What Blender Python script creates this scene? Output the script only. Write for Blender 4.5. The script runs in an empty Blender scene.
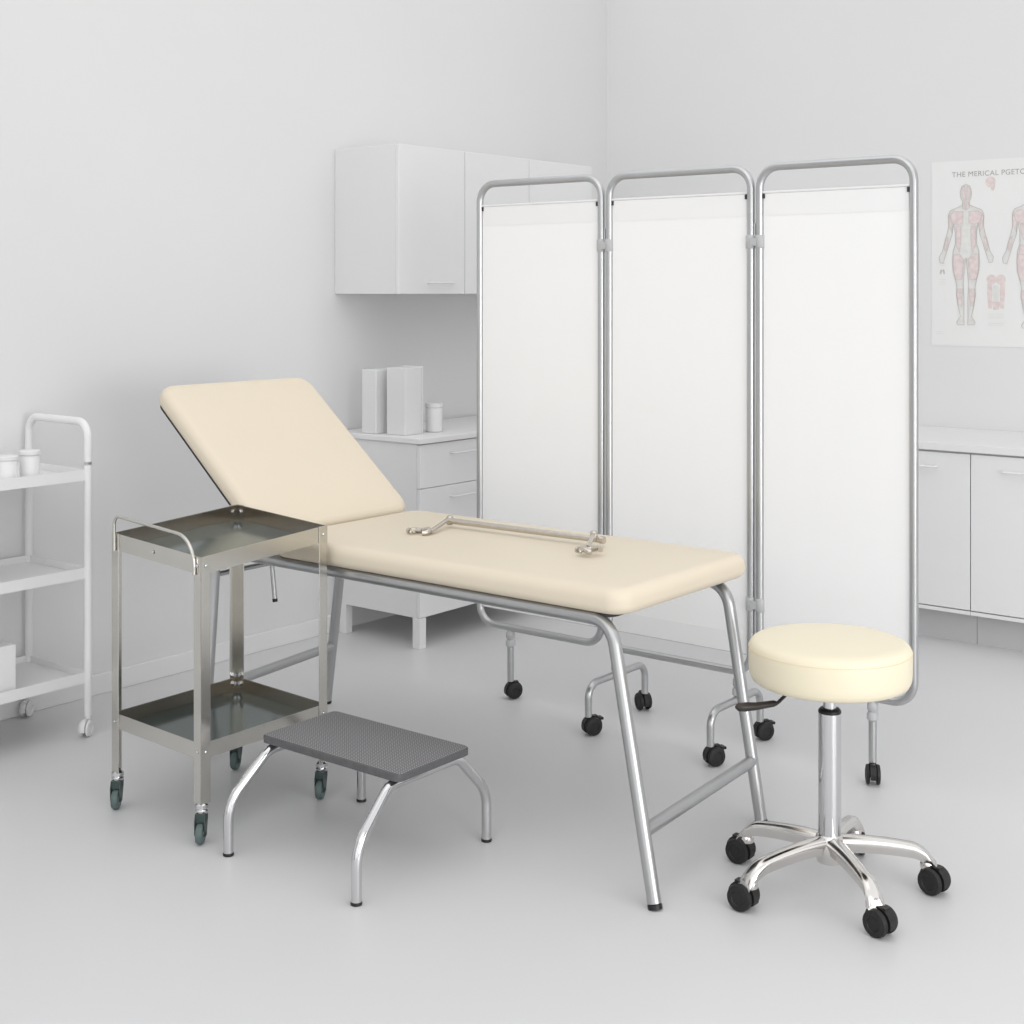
import bpy, bmesh, math, random
from mathutils import Vector, Matrix
random.seed(4)
C = bpy.context.scene.collection
V = Vector
# ---------------------------------------------------------------- camera
cam_d = bpy.data.cameras.new('camera'); cam = bpy.data.objects.new('camera', cam_d); C.objects.link(cam)
cam.location = (0, 0, 1.4)
cam.rotation_euler = (math.radians(90), 0, math.atan2(1103, 1390))
cam_d.sensor_width = 36; cam_d.lens = 36*1390/1024; cam_d.shift_y = -222/1024
cam_d.clip_end = 60
bpy.context.scene.camera = cam
# ---------------------------------------------------------------- world: bright even studio light
w = bpy.data.worlds.new('world'); bpy.context.scene.world = w; w.use_nodes = True
nt = w.node_tree; nt.nodes.clear()
out = nt.nodes.new('ShaderNodeOutputWorld'); bg = nt.nodes.new('ShaderNodeBackground')
tc = nt.nodes.new('ShaderNodeTexCoord'); sep = nt.nodes.new('ShaderNodeSeparateXYZ')
rp = nt.nodes.new('ShaderNodeValToRGB')           # elevation: pale ground, bright walls of the unseen room, softer overhead
mr = nt.nodes.new('ShaderNodeMapRange'); mr.inputs[1].default_value = -1; mr.inputs[2].default_value = 1
nt.links.new(tc.outputs['Generated'], sep.inputs[0]); nt.links.new(sep.outputs['Z'], mr.inputs[0]); nt.links.new(mr.outputs[0], rp.inputs[0])
els = rp.color_ramp.elements
els[0].position = 0.0; els[0].color = (.55, .55, .55, 1)
els[1].position = 1.0; els[1].color = (.84, .84, .85, 1)
for pos, v in ((.47, .55), (.50, .42), (.53, .80), (.62, 1.0), (.75, .94), (.9, .86)):
    e = els.new(pos); e.color = (v, v, v, 1)
# azimuth: dark bands added to the world to streak the metal reflections
az = nt.nodes.new('ShaderNodeMath'); az.operation = 'ARCTAN2'
nt.links.new(sep.outputs['Y'], az.inputs[0]); nt.links.new(sep.outputs['X'], az.inputs[1])
ml = nt.nodes.new('ShaderNodeMapRange'); ml.inputs[1].default_value = -math.pi; ml.inputs[2].default_value = math.pi
nt.links.new(az.outputs[0], ml.inputs[0])
ra = nt.nodes.new('ShaderNodeValToRGB'); nt.links.new(ml.outputs[0], ra.inputs[0]); ea = ra.color_ramp.elements
ea[0].position = 0; ea[0].color = (1, 1, 1, 1); ea[1].position = 1; ea[1].color = (1, 1, 1, 1)
for c0, hw, v in ((.10, .016, .2), (.185, .022, .15), (.262, .016, .12), (.335, .020, .1), (.405, .014, .15), (.47, .022, .15), (.56, .014, .2)):
    for p_, vv in ((c0-hw-.004, 1), (c0-hw, v), (c0+hw, v), (c0+hw+.004, 1)):
        e = ea.new(p_); e.color = (vv, vv, vv, 1)
lo = nt.nodes.new('ShaderNodeMapRange'); lo.inputs[1].default_value = .55; lo.inputs[2].default_value = .62   # bands fade out above head height
nt.links.new(sep.outputs['Z'], lo.inputs[0])
mxc = nt.nodes.new('ShaderNodeMixRGB'); mxc.inputs[2].default_value = (1, 1, 1, 1)
nt.links.new(lo.outputs[0], mxc.inputs[0]); nt.links.new(ra.outputs[0], mxc.inputs[1])
mu = nt.nodes.new('ShaderNodeMixRGB'); mu.blend_type = 'MULTIPLY'; mu.inputs[0].default_value = 1
nt.links.new(rp.outputs[0], mu.inputs[1]); nt.links.new(mxc.outputs[0], mu.inputs[2])
nt.links.new(mu.outputs[0], bg.inputs[0]); bg.inputs[1].default_value = 1.31
nt.links.new(bg.outputs[0], out.inputs[0])
def area(name, loc, target, size, power, sy=None):
    l = bpy.data.lights.new(name, 'AREA'); l.size = size; l.energy = power
    if sy: l.shape = 'RECTANGLE'; l.size_y = sy
    o = bpy.data.objects.new(name, l); C.objects.link(o); o.location = loc
    o.rotation_euler = (V(target)-V(loc)).to_track_quat('-Z', 'Y').to_euler()
    return o
area('overhead_fill', (-1.9, 2.6, 3.6), (-2.3, 3.1, 0), 2.6, 8)  # added overhead fill lamp for soft top light
area('right_fill', (1.6, .2, 2.6), (-2.8, 4.2, .8), 2.6, 5)  # added fill from upper right for gentle direction, no window there
area('low_right_fill', (2.6, 1.6, 1.1), (-4, 3.2, .4), 2.8, 80, 1.6)  # added low fill to lift the left wall and the floor under the couch
sd = bpy.data.lights.new('front_fill_sun', 'SUN'); sd.energy = .80; sd.angle = math.radians(70)  # added soft frontal sun to brighten the cloth and walls evenly
so = bpy.data.objects.new('front_fill_sun', sd); C.objects.link(so); so.location = (2, -2, 3)
so.rotation_euler = V((-.46, .74, -.30)).to_track_quat('-Z', 'Y').to_euler()
sc = bpy.context.scene
sc.view_settings.view_transform = 'Standard'; sc.view_settings.look = 'None'
sc.view_settings.gamma = 1; sc.view_settings.use_curve_mapping = False
sc.view_settings.exposure = 0.0
# ---------------------------------------------------------------- materials
MATS = {}
def mat(name, col, rough=.5, metal=0, spec=.5, bump=None, vary=0, vscale=8, coat=0):
    if name in MATS: return MATS[name]
    m = bpy.data.materials.new(name); m.use_nodes = True; n = m.node_tree; b = n.nodes['Principled BSDF']
    b.inputs['Base Color'].default_value = (*col, 1); b.inputs['Roughness'].default_value = rough
    b.inputs['Metallic'].default_value = metal; b.inputs['Specular IOR Level'].default_value = spec
    b.inputs['Coat Weight'].default_value = coat
    co = n.nodes.new('ShaderNodeTexCoord')
    if vary:
        nz = n.nodes.new('ShaderNodeTexNoise'); nz.inputs['Scale'].default_value = vscale; nz.inputs['Detail'].default_value = 4
        n.links.new(co.outputs['Object'], nz.inputs['Vector'])
        r = n.nodes.new('ShaderNodeValToRGB')
        r.color_ramp.elements[0].position = .3; r.color_ramp.elements[1].position = .7
        r.color_ramp.elements[0].color = (*[c*(1-vary) for c in col], 1)
        r.color_ramp.elements[1].color = (*[min(1, c*(1+vary)) for c in col], 1)
        n.links.new(nz.outputs['Fac'], r.inputs[0]); n.links.new(r.outputs[0], b.inputs['Base Color'])
    if bump:
        nz = n.nodes.new('ShaderNodeTexNoise'); nz.inputs['Scale'].default_value = bump[0]; nz.inputs['Detail'].default_value = 3
        n.links.new(co.outputs['Object'], nz.inputs['Vector'])
        bp = n.nodes.new('ShaderNodeBump'); bp.inputs['Strength'].default_value = bump[1]; bp.inputs['Distance'].default_value = .002
        n.links.new(nz.outputs['Fac'], bp.inputs['Height']); n.links.new(bp.outputs[0], b.inputs['Normal'])
    MATS[name] = m; return m
M_wall = mat('wall_paint', (.70, .70, .703), .8, spec=.2, bump=(60, .05), vary=.008, vscale=1.5)
M_floor = mat('floor_resin', (.63, .63, .636), .38, spec=.35, vary=.012, vscale=1.2)
M_white = mat('white_laminate', (.74, .74, .743), .5, spec=.25, vary=.005)
M_white2 = mat('white_enamel', (.75, .75, .753), .45, spec=.3, vary=.005)
M_side = mat('pale_grey_laminate', (.71, .71, .713), .5, spec=.25, vary=.005)
M_plinth = mat('grey_plinth', (.50, .50, .505), .6, spec=.2, vary=.005)
M_vinyl = mat('cream_vinyl', (.69, .612, .49), .48, spec=.35, bump=(350, .12), vary=.008, vscale=5)
M_vinyl2 = mat('ivory_vinyl', (.78, .71, .545), .42, spec=.38, bump=(350, .1), vary=.006, vscale=5)
M_seam = mat('seam_thread', (.78, .66, .45), .7, spec=.2, vary=.05)
M_steelgrey = mat('satin_grey_tube', (.46, .465, .47), .33, metal=.85, vary=.02, vscale=20)
M_screen = mat('silver_tube', (.50, .505, .51), .30, metal=.85, vary=.02, vscale=20)
M_chrome = mat('chrome', (.64, .64, .65), .09, metal=1, vary=.01, vscale=10)
M_alu = mat('polished_aluminium', (.72, .70, .68), .17, metal=1, vary=.03, vscale=14)
M_inox = mat('stainless_steel', (.60, .585, .545), .22, metal=1, vary=.02, vscale=20)
M_tray = mat('dark_reflection_tray', (.115, .145, .138), .14, metal=.6, spec=.5, vary=.03, vscale=3)  # reflection of dark surroundings put into the base colour
M_traywall = mat('brown_reflection_steel', (.40, .36, .31), .20, metal=1, vary=.04, vscale=6)  # brownish reflection on the inner rims put into the colour
M_black = mat('black_plastic', (.012, .011, .011), .42, spec=.4, vary=.1, vscale=30)
M_blackw = mat('black_wheel', (.016, .015, .015), .5, spec=.35, vary=.1, vscale=30)
M_green = mat('grey_green_rubber', (.10, .14, .135), .5, spec=.35, vary=.12, vscale=40)
M_fork = mat('dark_green_fork', (.035, .06, .055), .35, spec=.45, vary=.1, vscale=40)
M_dark = mat('dark_board', (.05, .05, .055), .7, spec=.2, vary=.1)
M_brown = mat('brown_plastic', (.028, .022, .019), .4, spec=.4, vary=.1, vscale=30)
M_ring = mat('clear_grey_plastic', (.45, .455, .46), .35, spec=.4, vary=.04)
M_nickel = mat('nickel', (.62, .58, .52), .25, metal=1, vary=.05, vscale=60)
# cloth: thin fabric lets light through
M_cloth = mat('white_curtain_fabric', (.84, .84, .839), .85, spec=.1, bump=(500, .15), vary=.004, vscale=3)
M_cloth.node_tree.nodes['Principled BSDF'].inputs['Transmission Weight'].default_value = 0
M_cloth2 = mat('white_curtain_hem', (.80, .80, .80), .85, spec=.1, bump=(500, .15), vary=.004, vscale=3)
# ribbed rubber mat of the step
M_rub = bpy.data.materials.new('ribbed_grey_rubber'); M_rub.use_nodes = True
n = M_rub.node_tree; b = n.nodes['Principled BSDF']; co = n.nodes.new('ShaderNodeTexCoord')
mp = n.nodes.new('ShaderNodeMapping'); mp.inputs['Rotation'].default_value = (0, 0, 0)
w1 = n.nodes.new('ShaderNodeTexWave'); w1.bands_direction = 'X'; w1.inputs['Scale'].default_value = 42
w2 = n.nodes.new('ShaderNodeTexWave'); w2.bands_direction = 'Y'; w2.inputs['Scale'].default_value = 42
n.links.new(co.outputs['Object'], mp.inputs[0]); n.links.new(mp.outputs[0], w1.inputs[0]); n.links.new(mp.outputs[0], w2.inputs[0])
mx = n.nodes.new('ShaderNodeMath'); mx.operation = 'MULTIPLY'; n.links.new(w1.outputs['Fac'], mx.inputs[0]); n.links.new(w2.outputs['Fac'], mx.inputs[1])
cr = n.nodes.new('ShaderNodeValToRGB'); cr.color_ramp.elements[0].color = (.11, .108, .112, 1); cr.color_ramp.elements[1].color = (.42, .415, .42, 1)
cr.color_ramp.elements[0].position = .1; cr.color_ramp.elements[1].position = .7
n.links.new(mx.outputs[0], cr.inputs[0]); n.links.new(cr.outputs[0], b.inputs['Base Color'])
bp = n.nodes.new('ShaderNodeBump'); bp.inputs['Strength'].default_value = .4; bp.inputs['Distance'].default_value = .002
n.links.new(mx.outputs[0], bp.inputs['Height']); n.links.new(bp.outputs[0], b.inputs['Normal']); b.inputs['Roughness'].default_value = .6
M_rubedge = mat('grey_rubber_edge', (.105, .104, .108), .6, spec=.3, bump=(200, .3), vary=.1, vscale=60)
# ---------------------------------------------------------------- helpers
def link(name, bm, m, parent=None, smooth=True, bevel=0, angle=40):
    bmesh.ops.recalc_face_normals(bm, faces=bm.faces)
    me = bpy.data.meshes.new(name); bm.to_mesh(me); bm.free(); me.materials.append(m)
    o = bpy.data.objects.new(name, me); C.objects.link(o)
    if smooth:
        for p in me.polygons: p.use_smooth = True
        try: me.set_sharp_from_angle(angle=math.radians(angle))
        except Exception: pass
    if parent: o.parent = parent
    if bevel:
        md = o.modifiers.new('bevel', 'BEVEL'); md.width = bevel; md.segments = 2; md.limit_method = 'ANGLE'
    return o
def root(name, label, cat, loc=(0, 0, 0), rz=0, group=None):
    o = bpy.data.objects.new(name, None); C.objects.link(o); o.location = loc; o.rotation_euler = (0, 0, rz)
    o.empty_display_size = .05
    o['label'] = label; o['category'] = cat
    if group: o['group'] = group
    return o
def tag(o, label, cat, group=None):
    o['label'] = label; o['category'] = cat
    if group: o['group'] = group
    return o
def struct(o): o['kind'] = 'structure'; return o
def box(bm, x0, x1, y0, y1, z0, z1, mtx=None):
    vs = [bm.verts.new((x, y, z)) for z in (z0, z1) for y in (y0, y1) for x in (x0, x1)]
    for f in ((0, 2, 3, 1), (4, 5, 7, 6), (0, 1, 5, 4), (2, 6, 7, 3), (0, 4, 6, 2), (1, 3, 7, 5)):
        bm.faces.new([vs[i] for i in f])
    if mtx:
        for v in vs: v.co = mtx @ v.co
    return bm
def bx(*a, mtx=None): return box(bmesh.new(), *a, mtx=mtx)
def fillet(pts, rads, seg=8):
    pts = [V(p) for p in pts]; res = [pts[0]]
    for i in range(1, len(pts)-1):
        r = rads[i-1] if isinstance(rads, (list, tuple)) else rads
        p, a, b_ = pts[i], (pts[i-1]-pts[i]), (pts[i+1]-pts[i])
        ang = a.angle(b_); a.normalize(); b_.normalize()
        if r <= 0 or ang > 3.1: res.append(p); continue
        d = r/math.tan(ang/2); bis = (a+b_).normalized(); cen = p+bis*(r/math.sin(ang/2))
        s, e_ = p+a*d, p+b_*d
        v0, v1 = s-cen, e_-cen; tot = v0.angle(v1); ax = v0.cross(v1).normalized()
        for k in range(seg+1): res.append(cen+Matrix.Rotation(tot*k/seg, 3, ax) @ v0)
    res.append(pts[-1]); return res
def tube(bm, pts, r, n=14, caps=True, closed=False):
    """sweep with parallel transport; r may be a list or a function of t"""
    pts = [V(p) for p in pts]; N = len(pts); rings = []
    tang = []
    for i in range(N):
        if closed: t = pts[(i+1) % N]-pts[i-1]
        else: t = pts[min(i+1, N-1)]-pts[max(i-1, 0)]
        tang.append(t.normalized())
    up = V((0, 0, 1)) if abs(tang[0].z) < .9 else V((1, 0, 0))
    nrm = tang[0].cross(up).normalized()
    for i in range(N):
        if i: nrm = (tang[i-1].rotation_difference(tang[i]) @ nrm).normalized()
        bi = tang[i].cross(nrm)
        rr = r[i] if isinstance(r, (list, tuple)) else r
        a, c_ = rr if isinstance(rr, (list, tuple)) else (rr, rr)
        rings.append([bm.verts.new(pts[i]+nrm*math.cos(2*math.pi*k/n)*a+bi*math.sin(2*math.pi*k/n)*c_) for k in range(n)])
    rg = range(N) if closed else range(N-1)
    for i in rg:
        A, B = rings[i], rings[(i+1) % N]
        for k in range(n): bm.faces.new((A[k], A[(k+1) % n], B[(k+1) % n], B[k]))
    if caps and not closed: bm.faces.new(rings[0][::-1]); bm.faces.new(rings[-1])
    return bm
def tb(pts, r, **k): return tube(bmesh.new(), pts, r, **k)
def lathe(bm, prof, loc=(0, 0, 0), n=32, axis='Z'):
    loc = V(loc); rings = []
    for (r, h) in prof:
        ring = []
        for k in range(n):
            a = 2*math.pi*k/n; c_, s_ = r*math.cos(a), r*math.sin(a)
            p = V((c_, s_, h)) if axis == 'Z' else V((h, c_, s_)) if axis == 'X' else V((c_, h, s_))
            ring.append(bm.verts.new(loc+p))
        rings.append(ring)
    for A, B in zip(rings, rings[1:]):
        for k in range(n): bm.faces.new((A[k], A[(k+1) % n], B[(k+1) % n], B[k]))
    bm.faces.new(rings[0][::-1]); bm.faces.new(rings[-1]); return bm
def rrect(x0, x1, y0, y1, r, n=8):
    r = max(r, .0005); p = []
    for cx, cy, a0 in ((x1-r, y1-r, 0), (x0+r, y1-r, 90), (x0+r, y0+r, 180), (x1-r, y0+r, 270)):
        for k in range(n+1):
            a = math.radians(a0+90*k/n); p.append((cx+r*math.cos(a), cy+r*math.sin(a)))
    return p
def pad(x0, x1, y0, y1, z0, z1, rc, rt, rb, crown=.004, n=8):
    """upholstered pad: rounded plan corners, rolled top and bottom edges, slightly crowned top"""
    bm = bmesh.new(); prof = []
    for k in range(n+1):
        a = math.pi/2*k/n; prof.append((rb*(1-math.sin(a)), z0+rb*(1-math.cos(a))))
    for k in range(n+1):
        a = math.pi/2*k/n; prof.append((rt*(1-math.cos(a)), z1-rt*(1-math.sin(a))))
    mw = min(x1-x0, y1-y0)/2
    for k in range(1, 6): prof.append((rt+(mw-rt-.01)*k/5, z1+crown*math.sin(math.pi/2*k/5)))
    rings = []
    for ins, z in prof:
        rr = max(rc-ins*.6, .004) if ins < mw*.5 else .02
        rr = min(rr, mw-ins-.001)
        rings.append([bm.verts.new((x, y, z)) for x, y in rrect(x0+ins, x1-ins, y0+ins, y1-ins, rr)])
    N = len(rings[0])
    for A, B in zip(rings, rings[1:]):
        for k in range(N): bm.faces.new((A[k], A[(k+1) % N], B[(k+1) % N], B[k]))
    bm.faces.new(rings[0][::-1]); bm.faces.new(rings[-1]); return bm
def rplate(x0, x1, y0, y1, z0, z1, r):
    bm = bmesh.new(); o = rrect(x0, x1, y0, y1, r, 5)
    A = [bm.verts.new((x, y, z0)) for x, y in o]; B = [bm.verts.new((x, y, z1)) for x, y in o]; N = len(o)
    for k in range(N): bm.faces.new((A[k], A[(k+1) % N], B[(k+1) % N], B[k]))
    bm.faces.new(A[::-1]); bm.faces.new(B); return bm
def copy_tree(o, parent=None):
    c = o.copy(); C.objects.link(c)
    if parent: c.parent = parent
    for ch in [x for x in C.objects if x.parent == o]: copy_tree(ch, c)
    return c
# ---------------------------------------------------------------- the room
WX, WY = -4.12, 5.99
struct(link('floor', bx(WX, 3.4, -1.6, WY, -.06, 0), M_floor, smooth=False))
struct(link('wall_left', bx(WX-.1, WX, -1.6, WY+.1, 0, 3.3), M_wall, smooth=False))
struct(link('wall_back', bx(WX, 3.4, WY, WY+.1, 0, 3.3), M_wall, smooth=False))
struct(link('baseboard_left', bx(WX, WX+.012, -1.6, 4.0, 0, .07), M_white, smooth=False, bevel=.003))
# ---------------------------------------------------------------- examination couch
couch = root('examination_couch', 'cream padded examination couch with raised backrest on a grey tubular frame', 'examination couch', (-2.6, 2.98, 0))
def P(p): return V(p)-V(couch.location)      # world point to couch space
def Pl(l): return [P(q) for q in l]
YN, YF, ZR, RT = 2.74, 3.285, .6125, .0162
XH, ZT = -3.055, .692
m = pad(XH+.002, -1.822, 2.712, 3.340, .629, ZT, .055, .030, .022)
for v in m.verts: v.co = P(v.co)
link('seat_mattress', m, M_vinyl, couch, angle=80)
m = rplate(XH+.01, -1.87, 2.735, 3.29, .619, .631, .03)
for v in m.verts: v.co = P(v.co)
link('seat_board', m, M_dark, couch)
# backrest, tilted up about the hinge line
ang = math.radians(39.6); L = .656
B = Matrix.Translation(P((XH, 0, ZT))) @ Matrix.Rotation(ang, 4, 'Y')
m = pad(-L, .0, 2.712, 3.340, -.060, 0, .055, .028, .022)
for v in m.verts: v.co = B @ v.co
link('backrest_mattress', m, M_vinyl, couch, angle=80)
m = rplate(-L+.02, -.01, 2.728, 3.30, -.070, -.058, .03)
for v in m.verts: v.co = B @ v.co
link('backrest_board', m, M_dark, couch)
m = bmesh.new(); tube(m, fillet([(-.03, 2.76, -.080), (-L+.05, 2.76, -.080), (-L+.05, 3.27, -.080), (-.03, 3.27, -.080)], .05), .009)
for v in m.verts: v.co = B @ v.co
link('backrest_frame', m, M_steelgrey, couch)
for y in (YN, YF):
    link('side_rail', tb(Pl([(-3.29, y, ZR), (-1.93, y, ZR)]), RT), M_steelgrey, couch)
    link('rail_joint', tb(Pl([(-1.936, y, ZR), (-1.928, y, ZR)]), RT+.0004), M_steelgrey, couch)
legs = [((-1.93, YN), (-1.872, YN), (-1.703, 2.665)), ((-1.93, YF), (-1.872, YF), (-1.755, 3.262)),
        ((-3.29, YN), (-3.318, YN), (-3.288, 2.668)), ((-3.29, YF), (-3.318, YF), (-3.420, 3.30))]
legends = []
for (s, k, f) in legs:
    foot = V((f[0], f[1], .012)); knee = V((k[0], k[1], ZR))
    lg = link('leg', tb([P(q) for q in fillet([(s[0], s[1], ZR), knee, foot], .075 if s[0] > -2 else .02, 10)], RT), M_steelgrey, couch)
    d = (knee-foot).normalized()
    link('foot_cap', tb([P(foot-d*.002), P(foot-d*.0122)], RT+.0008), M_black, lg)
    legends.append((knee, foot))
def onleg(i, z):
    k, f = legends[i]; t = (z-f.z)/(k.z-f.z); return f+(k-f)*t
link('crossbar', tb([P(onleg(0, .158)), P(onleg(1, .158))], RT-.001), M_steelgrey, couch)
link('crossbar', tb([P(onleg(2, .20)), P(onleg(3, .20))], RT-.001), M_steelgrey, couch)
link('crossbar', tb([P(onleg(2, .54)), P(onleg(3, .54))], .008), M_steelgrey, couch)
link('crossbar', tb(Pl([(-1.99, YN, ZR-.004), (-1.99, YF, ZR-.004)]), .009), M_steelgrey, couch)
sr = link('backrest_prop', tb(Pl([(-3.315, 2.96, .54), (-3.300, 2.96, .424)]), (.0075)), M_steelgrey, couch)
link('prop_tip', tb(Pl([(-3.3008, 2.96, .430), (-3.2995, 2.96, .420)]), .0082), M_black, sr)
link('backrest_strut', tb(Pl([(-3.317, 2.99, .54), (-3.40, 2.99, .90)]), .0075), M_steelgrey, couch)
# ---------------------------------------------------------------- paper roll holder lying on the couch
holder = root('paper_roll_holder', 'steel rod with cranked arms and wing clamps lying on the cream couch', 'paper roll holder', (-2.45, 3.12, .70))
def H(l): return [V(q)-V(holder.location) for q in l]
zh = .7155
link('rod', tb(H([(-2.706, 3.115, zh), (-2.176, 3.135, zh)]), .0085), M_nickel, holder)
link('rod_cap', tb(H([(-2.180, 3.1349, zh), (-2.166, 3.1354, zh)]), .0105), M_nickel, holder)
for k, (a, e_) in enumerate((((-2.712, 3.120, zh), (-2.668, 2.985, .705)), ((-2.195, 3.128, zh+.010), (-2.150, 3.035, .712)))):
    a, e_ = V(a), V(e_)
    link('cranked_arm', tb([q-V(holder.location) for q in fillet([a+V((.0, .0, -.012 if k else 0)), a+V((0, 0, .006)), e_], .004, 4)], (.0065), n=10), M_nickel, holder)
    link('arm_joint', lathe(bmesh.new(), [(.008, -.013), (.011, -.009), (.011, .009), (.008, .013)], a-V(holder.location)+V((0, 0, 0)), 14), M_nickel, holder)
    # clamp: C shaped jaw with wing screw
    q = e_+V((-.028, -.008, .0)) if k == 0 else e_+V((.030, -.026, 0))
    m = bmesh.new(); ring = [q-V(holder.location)+V((math.cos(t)*.026, math.sin(t)*.02, .001+.003*math.sin(2*t))) for t in [math.radians(-50+ (i*280/16)) + (0 if k == 0 else 1.2) for i in range(17)]]
    cl = link('clamp', tube(m, ring, .0072, n=10), M_nickel, holder)
    c0 = q-V(holder.location)
    link('wing_screw', tb([c0+V((-.032, -.014, .0)), c0+V((.004, -.004, .003))], .0042, n=10), M_nickel, cl)
    m = bmesh.new(); lathe(m, [(.004, -.005), (.0085, -.003), (.0085, .003), (.004, .005)], c0+V((-.034, -.016, 0)), 12, 'X')
    lathe(m, [(.003, -.004), (.006, -.002), (.006, .002), (.003, .004)], c0+V((-.016, -.026, -.001)), 12, 'X')
    link('wing_nut', m, M_nickel, cl)
# ---------------------------------------------------------------- generic twin wheel caster
def twin_caster(parent, x, y, heading, R=.026, W=.044, top=.062, m_body=M_black, m_wheel=M_blackw, brake=False, off=.012):
    """x,y: stem axis.  heading: direction the wheel trails towards"""
    hd = V((math.cos(heading), math.sin(heading), 0)); ax = V((-hd.y, hd.x, 0)); c0 = V((x, y, R))+hd*off
    Mx = Matrix((( ax.x, hd.x, 0, c0.x), (ax.y, hd.y, 0, c0.y), (ax.z, hd.z, 1, c0.z), (0, 0, 0, 1)))  # local: x axle, y trailing
    # hood: a half shell over the wheels
    m = bmesh.new(); N = 12; rings = []
    for xx, rr in ((-W*.20, R*1.0), (-W*.2, R*1.13), (W*.2, R*1.13), (W*.2, R*1.0)):
        rings.append([m.verts.new((xx, rr*math.cos(t), rr*math.sin(t))) for t in [math.radians(-15+215*k/N) for k in range(N+1)]])
    for A, Bq in zip(rings, rings[1:]+rings[:1]):
        for k in range(N): m.faces.new((A[k], A[k+1], Bq[k+1], Bq[k]))
    m.faces.new([r_[0] for r_ in rings]); m.faces.new([r_[-1] for r_ in rings][::-1])
    lathe(m, [(R*.36, -W*.24), (R*.36, W*.24)], (0, 0, 0), 12, 'X')
    lathe(m, [(R*.36, 0), (R*.36, top-R)], (0, -off, 0), 14)
    box(m, -W*.16, W*.16, -off, R*.6, R*.4, R*1.1)
    if brake: box(m, -W*.28, W*.28, R*.75, R*1.22, R*.6, R*.85)
    for v in m.verts: v.co = Mx @ v.co
    cst = link('caster', m, m_body, parent)
    for s in (-1, 1):
        m = bmesh.new(); a, b_ = W*.22, W*.5
        prof = [(R*.9, a), (R, a+.002), (R, b_-.008), (R*.93, b_-.002), (R*.55, b_), (R*.5, b_-.002), (R*.2, b_-.002)]
        lathe(m, [(r_, s*h) for r_, h in prof], (0, 0, 0), 24, 'X')
        for v in m.verts: v.co = Mx @ v.co
        link('wheel', m, m_wheel, cst)
    return cst
# ---------------------------------------------------------------- stool
SX, SY = -1.4385, 3.008
stool = root('swivel_stool', 'round ivory padded swivel stool with polished five-star base on black casters', 'stool', (SX, SY, 0))
prof = [(.150, .484), (.172, .4845), (.181, .490), (.1855, .500), (.187, .515), (.1875, .550), (.1865, .564), (.184, .571), (.179, .577), (.170, .5808), (.15, .583), (.10, .585), (.05, .586), (.01, .5862)]
seat = link('seat', lathe(bmesh.new(), prof, n=72), M_vinyl2, stool, angle=80)
m = bmesh.new(); N = 150
for k in range(N):
    a0, a1 = 2*math.pi*k/N, 2*math.pi*(k+.6)/N
    tube(m, [(.1868*math.cos(a0), .1868*math.sin(a0), .5635), (.1868*math.cos(a1), .1868*math.sin(a1), .5635)], .0011, n=5)
st = link('stitching', m, M_seam, seat); st['label'] = 'tan stitching round the seat edge'
link('seat_plate', lathe(bmesh.new(), [(.06, .472), (.11, .477), (.145, .4835), (.148, .487)], n=48), M_black, stool)
link('piston', lathe(bmesh.new(), [(.0155, .40), (.0155, .478)]), M_chrome, stool)
link('collar', lathe(bmesh.new(), [(.026, .4120), (.0268, .4135), (.0262, .418), (.0225, .4225), (.017, .4235), (.0155, .4235)]), M_black, stool)
link('column', lathe(bmesh.new(), [(.0235, .085), (.026, .09), (.0265, .12), (.0262, .30), (.0262, .4125), (.025, .4135)], n=40), M_chrome, stool)
lv = link('height_lever', tb(fillet([(-.035, -.045, .470), (-.062, -.085, .468), (-.075, -.115, .447), (-.095, -.150, .444)], .012, 5), .004), M_brown, stool)
lv['label'] = 'dark brown height lever'
dirv = (V((-.150, -.232, 0))-V((-.078, -.124, 0))).normalized(); p0 = V((-.076, -.118, .447))
pts = [p0+dirv*t+V((0, 0, z)) for t, z in ((0, 0), (.008, 0), (.03, -.001), (.055, -.002), (.08, -.001), (.097, .0), (.104, .001))]
link('lever_grip', tb(pts, [(.005, .005), (.0075, .0075), (.0085, .008), (.0095, .009), (.0115, .0105), (.010, .0095), (.004, .004)], n=14), M_brown, lv)
hub = link('base_hub', lathe(bmesh.new(), [(.020, .062), (.030, .066), (.032, .078), (.036, .095), (.036, .112), (.031, .125), (.027, .13)], n=40), M_alu, stool)
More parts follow.
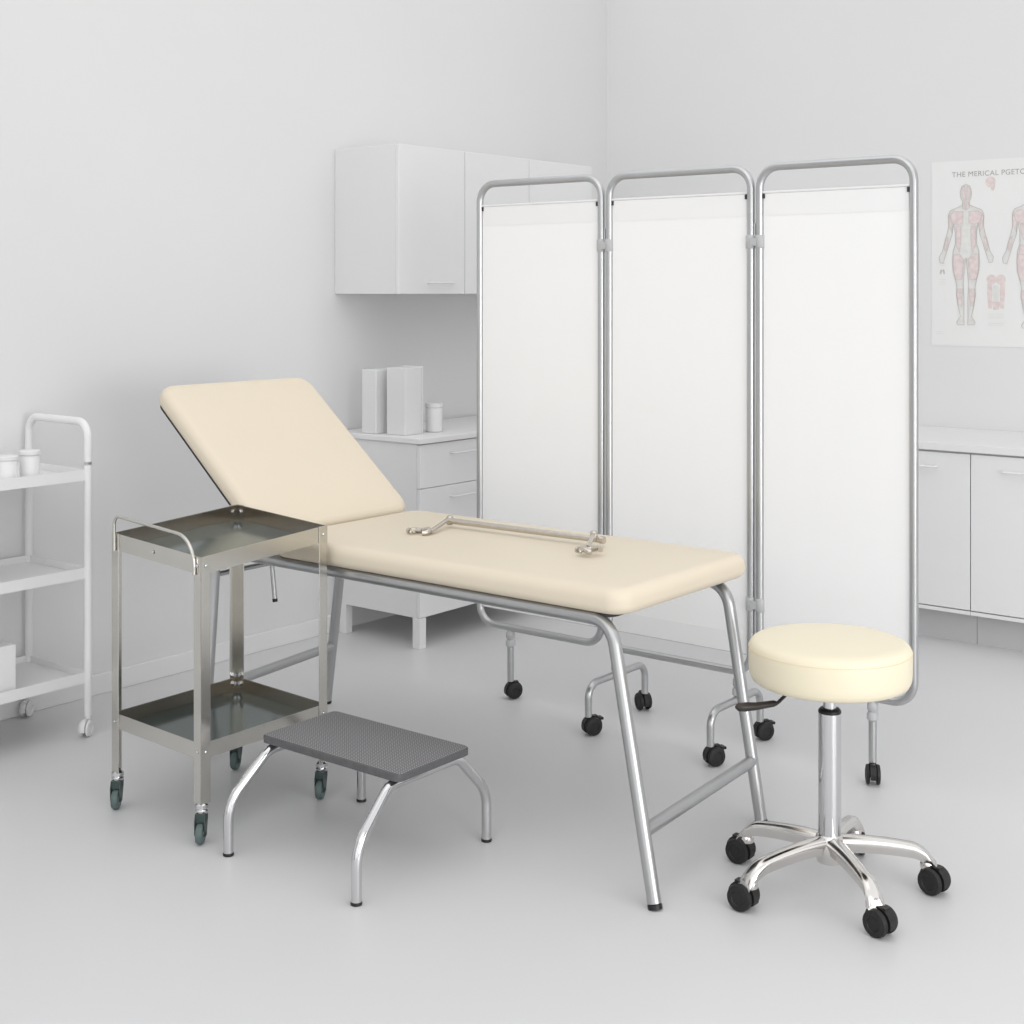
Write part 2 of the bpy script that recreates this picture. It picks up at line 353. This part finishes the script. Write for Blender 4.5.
for k, (a, hd, r_) in enumerate(((178, 178, .236), (248, 178, .250), (320, -12, .238), (36, -12, .240), (99, 120, .225))):
    a = math.radians(a); d = V((math.cos(a), math.sin(a), 0)); s_ = V((-d.y, d.x, 0))
    # arched cast arm: ridge profile, tapering and dropping over the caster
    m = bmesh.new(); N = 18; rings = []
    for i in range(N+1):
        t = i/N; rad = .022+(r_-.022)*math.sin(min(1, t*1.08)*math.pi/2)**.93 if t > .9 else .022+(r_-.030)*t/.92
        rad = .022+(r_-.018)*t
        zt = .127-.026*t*t-.030*max(0, (t-.76)/.24)**2
        hgt = .038-.006*t
        wd = .0215-.0045*math.sin(t*math.pi*.8)+.002*max(0, (t-.7)/.3)
        zb = zt-hgt
        c0 = d*rad
        sec = [(-.62, .0), (-.5, -.0), (-1, -.25), (-.95, -.55), (-.55, -1), (.55, -1), (.95, -.55), (1, -.25), (.5, 0)]
        sec = [(-.35, 0), (-.8, -.12), (-1, -.38), (-.82, -.62), (-.62, -1), (.62, -1), (.82, -.62), (1, -.38), (.8, -.12), (.35, 0)]
        rings.append([m.verts.new(c0+s_*u*wd+V((0, 0, zt+h*hgt))) for u, h in sec])
    n_ = len(rings[0])
    for A, Bq in zip(rings, rings[1:]):
        for q in range(n_): m.faces.new((A[q], A[(q+1) % n_], Bq[(q+1) % n_], Bq[q]))
    m.faces.new(rings[0][::-1]); m.faces.new(rings[-1])
    lathe(m, [(.012, .052), (.0165, .0535), (.0172, .060), (.0165, .068), (.012, .072)], d*(r_-.014), 20)
    arm = link('base_arm', m, M_alu, stool, angle=60)
    twin_caster(stool, d.x*(r_-.014), d.y*(r_-.014), math.radians(hd), R=.0305, W=.054, top=.060, m_body=M_black, m_wheel=M_blackw, off=.018)
# ---------------------------------------------------------------- step stool
step = root('step_stool', 'low step stool with ribbed grey rubber top on four bent chrome legs', 'step stool', (-2.468, 2.505, 0))
sx, sy = .241, .124
link('platform', rplate(-sx, sx, -sy, sy+.014, .246, .264, .018), M_rubedge, step, bevel=.002)
link('rubber_mat', rplate(-sx+.003, sx-.003, -sy+.003, sy+.011, .2635, .2655, .016), M_rub, step)
for s in (-1, 1):
    xf, xp = s*.222, s*.209
    yf = .245
    pts = [(xf, -yf, .008), (xf, -yf, .128), (xp, -.125, .2335), (xp, .125, .2335), (xf, yf-.024, .128), (xf, yf-.024, .008)]
    full = fillet(pts, [.10, .06, .06, .10], 10)
    h = len(full)//2; mid = (V((xp, 0, .2335)))
    for half in (full[:h]+[mid], [mid]+full[h:]):
        lg = link('leg', tb(half, .0125, n=20), M_chrome, step)
        f = V(half[0]) if abs(half[0].z) < .01 else V(half[-1])
        link('foot_cap', lathe(bmesh.new(), [(.012, 0), (.0136, .001), (.0136, .006), (.0128, .0075)], (f.x, f.y, 0), 20), M_black, lg)
    link('mounting_strip', bx(xp-.014, xp+.014, -.112, .125, .243, .2465), M_black, step, smooth=False)
# ---------------------------------------------------------------- stainless trolley
TX0, TX1, TY0, TY1 = -3.187, -2.798, 2.262, 2.690
tcx, tcy = (TX0+TX1)/2, (TY0+TY1)/2
tr = root('instrument_trolley', 'two-tier stainless steel instrument trolley with push bar, beside the couch', 'trolley', (tcx+.0066, tcy+.0056, 0), -.03)
hx, hy = (TX1-TX0)/2, (TY1-TY0)/2
def ztop(x, y): return .743-.020*(x+hx)/(2*hx)+.027*(y+hy)/(2*hy)
def zlow(x, y): return .235-.006*(x+hx)/(2*hx)+.007*(y+hy)/(2*hy)
FW = .030   # flange width
for cx, cy in ((-1, -1), (1, -1), (1, 1), (-1, 1)):
    X, Y = cx*hx, cy*hy; m = bmesh.new()
    zt = ztop(X, Y)
    def bxs(x0, x1, y0, y1, z0, z1): box(m, min(x0, x1), max(x0, x1), min(y0, y1), max(y0, y1), z0, z1)
    bxs(X, X-cx*FW, Y, Y-cy*.002, .098, zt); bxs(X, X-cx*.002, Y, Y-cy*FW, .098, zt)
    post = link('corner_post', m, M_inox, tr, smooth=False, bevel=.0008)
    for zz in (zt-.022, zlow(X, Y)+.0):
        for (bxx, byy, axn) in ((X-cx*FW*.5, Y+cy*.0005, 'Y'), (X+cx*.0005, Y-cy*FW*.5, 'X')):
            sg = cy if axn == 'Y' else cx
            link('bolt', lathe(bmesh.new(), [(.0045, 0), (.0045, sg*.0015), (.0025, sg*.003)], (bxx, byy, zz), 12, axn), M_chrome, post)
    if (cx, cy) == (-1, 1):
        for zz in (zt-.020, zlow(X, Y)+.030, zlow(X, Y)+.006):
            for (bxx, byy) in ((X-cx*.018, Y-cy*.006), (X-cx*.006, Y-cy*.018)):
                link('nut', lathe(bmesh.new(), [(.007, -.004), (.008, -.002), (.008, .002), (.007, .004)], (bxx, byy, zz), 6, 'Y' if bxx != X-cx*.006 else 'X'), M_chrome, post)
    # swivel caster with metal cup and green-grey rubber wheel
    x, y = X-cx*.011, Y-cy*.011
    m = bmesh.new(); lathe(m, [(.010, .072), (.0155, .074), (.017, .082), (.0135, .0855), (.0165, .088), (.0165, .096), (.012, .0985), (.009, .104)], (x, y, 0), 22)
    cs = link('caster', m, M_chrome, tr)
    hd = V((.45, -.9, 0)).normalized() if cy < 0 else V((-.25, -1, 0)).normalized(); hd = V((.62, -.78, 0)) if cy < 0 else V((.5, -.86, 0))
    ax = V((-hd.y, hd.x, 0)); c0 = V((x, y, .0265))+hd*.012
    Mx = Matrix(((ax.x, hd.x, 0, c0.x), (ax.y, hd.y, 0, c0.y), (0, 0, 1, c0.z), (0, 0, 0, 1)))
    m = bmesh.new()
    for s in (-1, 1):
        o8 = [(-.022, .048), (.006, .048), (.013, .03), (.010, -.004), (0, -.010), (-.010, -.004), (-.020, .025)]
        A = [m.verts.new((s*.0115, p[0], p[1])) for p in o8]; Bq = [m.verts.new((s*.0135, p[0], p[1])) for p in o8]
        for q in range(7): m.faces.new((A[q], A[(q+1) % 7], Bq[(q+1) % 7], Bq[q]))
        m.faces.new(A); m.faces.new(Bq[::-1])
    box(m, -.0135, .0135, -.022, .006, .029, .049)
    lathe(m, [(.005, -.0155), (.005, .0155)], (0, 0, 0), 12, 'X')
    for v in m.verts: v.co = Mx @ v.co
    link('fork', m, M_fork, cs)
    m = lathe(bmesh.new(), [(.018, -.009), (.024, -.0085), (.0265, -.005), (.0265, .005), (.024, .0085), (.018, .009)], (0, 0, 0), 26, 'X')
    for v in m.verts: v.co = Mx @ v.co
    link('wheel', m, M_green, cs)
    m = lathe(bmesh.new(), [(.010, -.0105), (.010, .0105)], (0, 0, 0), 18, 'X')
    for v in m.verts: v.co = Mx @ v.co
    link('wheel_hub', m, M_chrome, cs)
def tray(zf, depth):
    """four upright rims and a sunken panel; zf gives rim top height at x,y"""
    e_ = .0022; X, Y = hx-e_, hy-e_
    def bar(a, b_, inn):
        m = bmesh.new(); vs = []
        for (x, y) in (a, b_, (b_[0]+inn[0], b_[1]+inn[1]), (a[0]+inn[0], a[1]+inn[1])):
            zt_ = zf(x, y); vs.append((m.verts.new((x, y, zt_-depth)), m.verts.new((x, y, zt_))))
        for q in range(4):
            a_, c_ = vs[q], vs[(q+1) % 4]; m.faces.new((a_[0], c_[0], c_[1], a_[1]))
        m.faces.new([v[0] for v in vs][::-1]); m.faces.new([v[1] for v in vs]); return m
    t = .0016
    X2, Y2 = X-.0019, Y-.0019
    m = bmesh.new(); cs = [(-X2, -Y2), (X2, -Y2), (X2, Y2), (-X2, Y2)]
    A = [m.verts.new((x, y, zf(x, y)-depth)) for x, y in cs]; Bq = [m.verts.new((x, y, zf(x, y)-depth+.003)) for x, y in cs]
    for q in range(4): m.faces.new((A[q], A[(q+1) % 4], Bq[(q+1) % 4], Bq[q]))
    m.faces.new(A[::-1]); m.faces.new(Bq)
    tp = link('tray', m, M_tray, tr, smooth=False); tp['label'] = 'steel tray floor with a dark reflection in its colour'
    for a, b_, inn in (((-X, -Y), (X, -Y), (0, t)), ((X, -Y), (X, Y), (-t, 0)), ((X, Y), (-X, Y), (0, -t)), ((-X, Y), (-X, -Y), (t, 0))):
        link('rim', bar(a, b_, inn), M_inox, tp, smooth=False)
        # added inner skin of the rim, brown reflection put into its colour
        k = t+.0003
        ii = (inn[0]*.5, inn[1]*.5)
        a2 = (a[0]+inn[0]*1.15, a[1]+inn[1]*1.15); b2 = (b_[0]+inn[0]*1.15, b_[1]+inn[1]*1.15)
        zz = lambda x, y: zf(x, y)-.0015
        m = bmesh.new(); vs = []
        for (x, y) in (a2, b2, (b2[0]+ii[0], b2[1]+ii[1]), (a2[0]+ii[0], a2[1]+ii[1])):
            vs.append((m.verts.new((x, y, zz(x, y)-depth+.005)), m.verts.new((x, y, zz(x, y)))))
        for q in range(4):
            a_, c_ = vs[q], vs[(q+1) % 4]; m.faces.new((a_[0], c_[0], c_[1], a_[1]))
        m.faces.new([v[0] for v in vs][::-1]); m.faces.new([v[1] for v in vs])
        link('rim_reflection_skin', m, M_traywall, tp, smooth=False)
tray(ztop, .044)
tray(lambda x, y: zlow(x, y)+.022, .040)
z0 = ztop(-hx, -hy); z1 = ztop(hx, -hy); yy = -hy-.0045
link('push_bar', tb(fillet([(-hx+.018, yy, z0-.045), (-hx+.018, yy, z0+.050), (hx-.022, yy, z1+.048), (hx-.022, yy, z1-.045)], [.024, .075], 9), .0046), M_inox, tr)
link('bolt', lathe(bmesh.new(), [(.005, 0), (.005, -.002), (.003, -.0035)], (-.01, -hy+.001, ztop(0, -hy)-.020), 12, 'Y'), M_chrome, tr)
# ---------------------------------------------------------------- folding screen
PY = 3.73
scr = root('folding_screen', 'three-panel folding privacy screen of silver tubes and white cloth on casters', 'folding screen', (-2.316, PY, 0))
def S(l): return [V(q)-V(scr.location) for q in l]
panels = [(-3.102, -2.588), (-2.556, -2.040), (-2.010, -1.530)]
rt = .0122
for i, (a, b_) in enumerate(panels):
    zb, zt, rr = .243, 1.768, .062
    cor = [(a, zb), (b_, zb), (b_, zt), (a, zt)]; pl = []
    for k, (x, z) in enumerate(cor):
        sxn = 1 if x == a else -1; szn = 1 if z == zb else -1
        cx, cz = x+sxn*rr, z+szn*rr; a0 = {0: 180, 1: 270, 2: 0, 3: 90}[k]
        for q in range(9):
            t = math.radians(a0+90*q/8); pl.append((cx+rr*math.cos(t), PY, cz+rr*math.sin(t)))
    pf = link('panel_frame', tube(bmesh.new(), S(pl), rt, n=16, closed=True), M_screen, scr, angle=80)
    # cloth with gentle tension waves
    m = bmesh.new(); nx, nz = 36, 24; gx = rt+.001; G = []
    for side in (0, 1):       # front and back face of the fabric, with very soft tension waves
        rows = []
        for r_ in range(nz+1):
            z = .361+(1.623-.361)*r_/nz
            rows.append([m.verts.new(V((a+gx+(b_-a-2*gx)*q/nx, PY-.0012+side*.0009+(.00015)*math.sin(q*.9+i*2)*math.sin(math.pi*r_/nz)*math.sin(math.pi*q/nx), z))-V(scr.location)) for q in range(nx+1)])
        G.append(rows)
        for A, Bq in zip(rows, rows[1:]):
            for q in range(nx): m.faces.new((A[q], A[q+1], Bq[q+1], Bq[q]))
    F_, K_ = G
    for q in range(nx):
        m.faces.new((F_[0][q], F_[0][q+1], K_[0][q+1], K_[0][q])); m.faces.new((F_[nz][q], F_[nz][q+1], K_[nz][q+1], K_[nz][q]))
    for r_ in range(nz):
        m.faces.new((F_[r_][0], F_[r_+1][0], K_[r_+1][0], K_[r_][0])); m.faces.new((F_[r_][nx], F_[r_+1][nx], K_[r_+1][nx], K_[r_][nx]))
    cl = link('cloth_panel', m, M_cloth, scr)
    for z0_, z1_ in ((1.622, 1.688), (.300, .362)):
        link('hem', bx(*[c-o_ for c, o_ in zip((a+gx, b_-gx, PY-.0022, PY+.0005, z0_, z1_), (scr.location.x,)*2+(scr.location.y,)*2+(0, 0))]), M_cloth2, cl, smooth=False)
    m = bmesh.new(); tube(m, S([(a+rt*.8, PY, 1.692), (b_-rt*.8, PY, 1.692)]), .0042, n=10)
    link('curtain_rod', m, M_white2, scr)
    m = bmesh.new(); tube(m, S([(a+rt*.8, PY, .300), (b_-rt*.8, PY, .300)]), .0022, n=8)
    link('curtain_wire', m, M_screen, scr)
    for x in (a+rt+.003, b_-rt-.003):
        link('rod_clip', bx(x-scr.location.x-.003, x-scr.location.x+.003, -.006, -.002, 1.674, 1.688), M_dark, scr, smooth=False)
for xj in (-2.572, -2.025):
    for z in (1.545, .455):
        m = bmesh.new()
        for dx in (-.0155, .0155):
            lathe(m, [(.0138, z-.020), (.0155, z-.018), (.0155, z+.018), (.0138, z+.020)], (xj+dx-scr.location.x, 0, 0), 18)
        box(m, xj-scr.location.x-.010, xj-scr.location.x+.010, -.0165, -.009, z-.012, z+.012)
        link('hinge_clamp', m, M_ring, scr)
    link('hinge_pin', tb(S([(xj, PY-.004, 1.56), (xj, PY-.004, 1.60)]), .0035, n=8), M_steelgrey, scr)
def ferrule(x, z0_, z1_):
    m = bmesh.new(); h = z1_-z0_
    lathe(m, [(.012, z0_), (.0165, z0_+h*.06), (.0165, z0_+h*.32), (.0115, z0_+h*.42), (.0155, z0_+h*.52), (.0155, z0_+h*.78), (.0105, z0_+h*.88), (.0105, z1_)], (x-scr.location.x, 0, 0), 20)
    return link('ferrule', m, M_ring, scr)
for x, hd in ((-2.966, 62), (-1.652, -62)):
    ferrule(x, .178, .238)
    lg = link('leg', tb(S([(x, PY, .060), (x, PY, .180)]), .0115), M_screen, scr)
    twin_caster(scr, x-scr.location.x, 0, math.radians(hd), R=.028, W=.042, top=.066, off=.010)
for x, fy, by in ((-2.530, 3.575, 3.90), (-2.085, 3.567, 3.87)):
    ferrule(x, .168, .232)
    lg = link('foot_bracket', tb(fillet(S([(x, fy, .058), (x, fy, .158), (x, by, .158), (x, by, .058)]), .045, 9), .0115), M_screen, scr)
    for yy, hd, br in ((fy, 62, True), (by, 150 if x < -2.3 else 60, x > -2.3)):
        twin_caster(scr, x-scr.location.x, yy-PY, math.radians(hd), R=.029, W=.044, top=.064, brake=br, off=.012)
# ---------------------------------------------------------------- wall cabinets (upper left), three doors
wc = root('wall_cabinet', 'white wall-mounted cabinet with three plain doors above the drawer unit', 'cabinet', (-3.94, 4.02, 1.384))
X0, X1, zb, zt = WX+.001+3.94, -3.76+3.94, 0, .594
link('body', bx(X0, X1-.018, 0, 1.32, zb, zt), M_side, wc, smooth=False, bevel=.002)
for y0, y1 in ((.0, .402), (.405, .84), (.843, 1.32)):
    d_ = link('door', bx(X1-.017, X1, y0, y1-.001, zb, zt), M_white, wc, smooth=False, bevel=.002)
    hc = y1-.16
    m = bmesh.new(); tube(m, fillet([(X1, hc-.07, .045), (X1+.022, hc-.07, .045), (X1+.022, hc+.07, .045), (X1, hc+.07, .045)], .008, 3), .004, n=8)
    link('door_handle', m, M_side, d_)
# ---------------------------------------------------------------- drawer unit (lower left)
dc = root('drawer_cabinet', 'white drawer cabinet on four square feet standing behind the couch', 'cabinet', (-3.88, 4.012, 0))
X0, X1 = WX+.014+3.88, -3.64+3.88; D = .95
link('body', bx(X0, X1-.018, 0, D, .12, .80), M_side, dc, smooth=False, bevel=.002)
link('cabinet_top', bx(X0, X1+.012, -.010, D+.01, .80, .822), M_white, dc, smooth=False, bevel=.003)
for z0_, z1_ in ((.122, .373), (.375, .623), (.625, .796)):
    d_ = link('drawer_front', bx(X1-.017, X1, .001, D-.001, z0_, z1_), M_white, dc, smooth=False, bevel=.002)
    hc = .30; zz = z1_-.045
    link('drawer_handle', tb(fillet([(X1, hc-.12, zz), (X1+.022, hc-.12, zz), (X1+.022, hc+.12, zz), (X1, hc+.12, zz)], .008, 3), .004, n=8), M_side, d_)
for x in (X0+.02, X1-.04):
    for y in (.0, D-.04):
        link('foot', bx(x, x+.038, y, y+.038, 0, .121), M_white, dc, smooth=False, bevel=.002)
# things on the drawer unit
t = root('box_file', 'tall pale grey box file standing on the drawer cabinet, nearest the jar', 'box file', (-3.80, 4.10, .822), .0)
link('spine', bx(-.055, .045, -.05, .05, 0, .268), M_side, t, smooth=False, bevel=.003)
link('cover', bx(-.058, .048, .050, .054, 0, .272), M_white, t, smooth=False, bevel=.001)
t = tag(link('binder', bx(-.04, .04, -.05, .05, 0, .258), M_side, smooth=False, bevel=.004), 'pale binder standing against the wall on the drawer cabinet', 'binder')
t.location = (-3.93, 4.075, .822)
j = root('lidded_jar', 'small white lidded jar on the drawer cabinet, right of the tall box file', 'jar', (-3.775, 4.245, .822))
link('jar_body', lathe(bmesh.new(), [(.030, 0), (.034, .003), (.034, .095), (.032, .099)], n=28), M_white2, j)
link('lid', lathe(bmesh.new(), [(.033, .099), (.0355, .101), (.0355, .114), (.033, .117)], n=28), M_side, j)
# ---------------------------------------------------------------- base cabinets along the back wall
CY = 5.372
units = [(-3.45, -2.66), (-2.66, -1.975), (-1.975, -1.30), (-1.30, -.80)]
labs = ['white base cabinet hidden behind the left half of the folding screen', 'white base cabinet with bar handle, half hidden by the right screen panel',
        'white base cabinet with bar handle below the anatomy poster', 'white base cabinet at the far right end beyond the poster']
for (a, b_), lab in zip(units[1:3], labs[1:3]):
    u = root('base_cabinet', lab, 'cabinet', ((a+b_)/2, CY, 0)); h = (b_-a)/2
    link('body', bx(-h+.001, h-.001, .019, WY-CY-.001, .125, .765), M_side, u, smooth=False)
    link('plinth', bx(-h+.001, h-.001, .075, WY-CY-.001, 0, .125), M_plinth, u, smooth=False)
    link('bottom_rail', bx(-h+.001, h-.001, 0, .019, .128, .142), M_white, u, smooth=False)
    d_ = link('door', bx(-h+.002, h-.002, 0, .018, .146, .757), M_white, u, smooth=False, bevel=.0015)
    xc = h-.19 if a < -2.5 else -.16
    xc = h-.255 if a < -2.5 else -h+.23
    link('door_handle', tb(fillet([(xc-.10, 0, .70), (xc-.10, -.026, .70), (xc+.12, -.026, .70), (xc+.12, 0, .70)], .008, 3), .0045, n=8), M_white2, d_)
wt = tag(link('worktop', bx(units[1][0]-.01, units[2][1]+.01, -.012, WY-CY-.001, 0, .030), M_white, smooth=False, bevel=.002), 'continuous pale worktop over the base cabinets along the back wall', 'worktop')
wt.location = (0, CY, .765)
# ---------------------------------------------------------------- anatomy poster
PZ0, PZ1, PX0, PX1 = 1.155, 1.965, -2.41+.035, -1.70
po = root('anatomy_poster', 'pale anatomy poster with pink muscle figures on the back wall', 'poster', (PX0, WY-.0005, PZ0))
PW, PH = PX1-PX0, PZ1-PZ0
M_paper = mat('poster_paper', (.755, .76, .748), .7, spec=.2, vary=.01, vscale=4)
M_pink = mat('print_pink', (.69, .60, .59), .8, spec=.1, vary=.10, vscale=45)
M_pale = mat('print_pale', (.69, .69, .67), .8, spec=.1, vary=.06, vscale=40)
M_ink = mat('print_grey', (.36, .355, .35), .8, spec=.1, vary=.05)
M_line = mat('print_line', (.52, .49, .48), .8, spec=.1, vary=.05)
link('paper', bx(0, PW, -.0015, 0, 0, PH), M_paper, po, smooth=False)
def flat(polys, name, m_, lvl=1):
    bm = bmesh.new(); y = -.0015-.0009*lvl+.0006
    for i_, pl in enumerate(polys):
        yy_ = y-i_*(.00003 if len(polys) < 40 else .000002)
        vs = [bm.verts.new((x, yy_, z)) for x, z in pl]; bm.faces.new(vs)
    bm.normal_update()
    bmesh.ops.triangulate(bm, faces=bm.faces[:])
    for f in bm.faces:
        f.normal_update()
        if f.normal.y > 0: f.normal_flip()
    me = bpy.data.meshes.new(name); bm.to_mesh(me); bm.free(); me.materials.append(m_)
    o = bpy.data.objects.new(name, me); C.objects.link(o); o.parent = po; return o
def ell(cx, cz, rx, rz, n_=16): return [(cx+rx*math.cos(2*math.pi*k/n_), cz+rz*math.sin(2*math.pi*k/n_)) for k in range(n_)]
def limb(a, b_, wa, wb, bul=1.15):
    a, b_ = V((*a, 0)), V((*b_, 0)); d = (b_-a).normalized(); nn = V((-d.y, d.x, 0)); mid = a.lerp(b_, .35); wm = max(wa, wb)*bul
    pts = [a+nn*wa, mid+nn*wm, b_+nn*wb, b_-nn*wb, mid-nn*wm, a-nn*wa]
    return [(p.x, p.y) for p in pts]
HALF = [(0, 203), (18, 212), (27, 238), (24, 265), (15, 282), (17, 300), (48, 314), (74, 324), (84, 345), (82, 400), (90, 435), (98, 460), (112, 515), (128, 542), (124, 566), (108, 570), (98, 538), (80, 480), (66, 438), (58, 385), (50, 430), (50, 480), (61, 515), (64, 560), (61, 605), (49, 650), (43, 680), (46, 715), (38, 765), (26, 818), (44, 846), (40, 857), (8, 857), (10, 818), (9, 765), (10, 715), (13, 665), (5, 590), (2, 548)]
def figure(cx, zb, hgt, back=False):
    q = lambda x, y: (cx+x*hgt/652, zb+(855-y)*hgt/652)
    right = [q(x, y) for x, y in HALF]; left = [q(-x, y) for x, y in HALF[1:]][::-1]
    flat([right+left], 'printed_outline', M_pale, 1)
    pk = [[(14, 330), (60, 328), (76, 345), (66, 380), (40, 392), (14, 382)], [(24, 398), (48, 398), (44, 440), (46, 490), (30, 520), (24, 460)],
          [(78, 345), (82, 352), (80, 398), (66, 428), (66, 380)], [(84, 445), (94, 452), (104, 500), (98, 515), (86, 480)],
          [(10, 555), (30, 528), (58, 528), (60, 600), (46, 648), (18, 645)], [(15, 690), (40, 690), (42, 720), (34, 770), (20, 770)],
          [(5, 212), (18, 222), (20, 250), (10, 276), (3, 278)], [(3, 285), (13, 285), (16, 312), (3, 322)]]
    if back: pk[1] = [(4, 398), (48, 392), (42, 440), (30, 470), (4, 455)]; pk.append([(6, 490), (48, 485), (54, 525), (6, 540)]); pk.append([(4, 325), (14, 330), (14, 392), (4, 396)])
    pink = []
    for pl in pk:
        pink.append([q(x, y) for x, y in pl]); pink.append([q(-x, y) for x, y in pl])
    flat(pink, 'printed_muscles', M_pink, 2)
    st_ = []
    for pl in [right+left]+pink:
        wl = .0011 if pl is not right and len(pl) > 20 else .0005
        for p0_, p1_ in zip(pl, pl[1:]+pl[:1]):
            d = V((p1_[0]-p0_[0], p1_[1]-p0_[1], 0))
            if d.length < 1e-6: continue
            nn = V((-d.y, d.x, 0)).normalized()*wl
            st_.append([(p0_[0]+nn.x, p0_[1]+nn.y), (p1_[0]+nn.x, p1_[1]+nn.y), (p1_[0]-nn.x, p1_[1]-nn.y), (p0_[0]-nn.x, p0_[1]-nn.y)])
    flat(st_, 'printed_contour', M_line, 3)
figure(.155, .095, .612); figure(.436, .085, .622, back=True)
# small studies: head, torso, bone detail
flat([ell(.262, .712, .022, .024), ell(.272, .70, .010, .028)], 'printed_head_study', M_pink, 1)
tx, tz = .286, .215
flat([ell(tx-.020, tz+.075, .022, .022), ell(tx+.020, tz+.075, .022, .022), limb((tx-.028, tz+.06), (tx-.026, tz-.05), .010, .008), limb((tx+.028, tz+.06), (tx+.026, tz-.05), .010, .008), [(tx-.02, tz-.02), (tx+.02, tz-.02), (tx+.012, tz-.055), (tx-.012, tz-.055)]], 'printed_torso_study', M_pink, 1)
flat([limb((tx, tz+.05), (tx, tz-.02), .012, .010)], 'printed_spine_study', M_pale, 2)
flat([limb((.045, .335), (.040, .315), .004, .003), limb((.053, .335), (.058, .315), .004, .003)], 'printed_bone_study', M_line, 1)
cap = []
for (x0, x1, zs) in ((.035, .065, (.36, .352, .29, .28, .27)), (.25, .32, (.14, .132, .124, .10, .092)), (.02, .055, (.06, .052))):
    for z in zs: cap.append([(x0, z), (x1, z), (x1, z+.0022), (x0, z+.0022)])
flat(cap, 'printed_caption', M_pale, 1)
cu = bpy.data.curves.new('title', 'FONT'); cu.body = 'THE MERICAL PGETO'; cu.size = .042; cu.offset = .0; cu.space_character = 1.06
to = bpy.data.objects.new('title', cu); C.objects.link(to); bpy.context.view_layer.update()
me = bpy.data.meshes.new_from_object(to); bpy.data.objects.remove(to); me.materials.clear(); me.materials.append(M_ink)
wd = max(v.co.x for v in me.vertices); k = .320/wd
for v in me.vertices: v.co = V((v.co.x*k+.092, -.0021, v.co.y*k+PH-.070))
to = bpy.data.objects.new('printed_title', me); C.objects.link(to); to.parent = po
# ---------------------------------------------------------------- white shelf cart, far left
cart = root('shelf_cart', 'white three-tier shelf cart against the left wall', 'cart', (-3.925, 2.20, 0))
cx0, cx1, cy0, cy1 = -.165, .162, -.40, .396
for x in (cx0, cx1):
    for y in (cy0, cy1):
        pt = link('post', tb([(x, y, .062), (x, y, .86)], .0125), M_white2, cart)
for y in (cy0, cy1):
    link('push_handle', tb(fillet([(cx0, y, .85), (cx0, y, .985), (cx1, y, .985), (cx1, y, .85)], .05, 8), .0125), M_white2, cart)
for z in (.172, .50, .808):
    m = rplate(cx0+.0035, cx1-.0035, cy0+.0035, cy1-.0035, z, z+.006, .006)
    sh = link('shelf', m, M_white, cart)
    for (a, b_, c_, d_) in ((cx1-.003, cx1, cy0, cy1), (cx0, cx0+.003, cy0, cy1), (cx0, cx1, cy1-.003, cy1), (cx0, cx1, cy0, cy0+.003)):
        link('shelf_rim', bx(a, b_, c_, d_, z-.006, z+.028), M_white2, sh, smooth=False)
for x in (cx0, cx1):
    for y in (cy0, cy1):
        twin_caster(cart, x, y, math.radians(-60), R=.026, W=.034, top=.070, m_body=M_white2, m_wheel=M_side, off=.012)
for k, (x, y, r_, h, lab) in enumerate(((-3.86, 2.452, .030, .074, 'white lidded jar on the top shelf of the cart, nearer its right end'), (-3.85, 2.37, .030, .066, 'shorter white lidded jar at the frame edge on the top shelf of the cart'))):
    j = root('lidded_jar', lab, 'jar', (x, y, .814))
    link('jar_body', lathe(bmesh.new(), [(r_-.004, 0), (r_, .003), (r_, h-.004), (r_-.003, h)], n=28), M_white2, j)
    link('lid', lathe(bmesh.new(), [(r_-.002, h), (r_+.003, h+.002), (r_+.003, h+.012), (r_-.001, h+.015)], n=28), M_side, j)
t = tag(link('carton', bx(-.06, .06, -.09, .09, 0, .145), M_white2, smooth=False, bevel=.003), 'white carton on the bottom shelf of the white cart', 'box')
t.location = (-3.87, 2.285, .178)
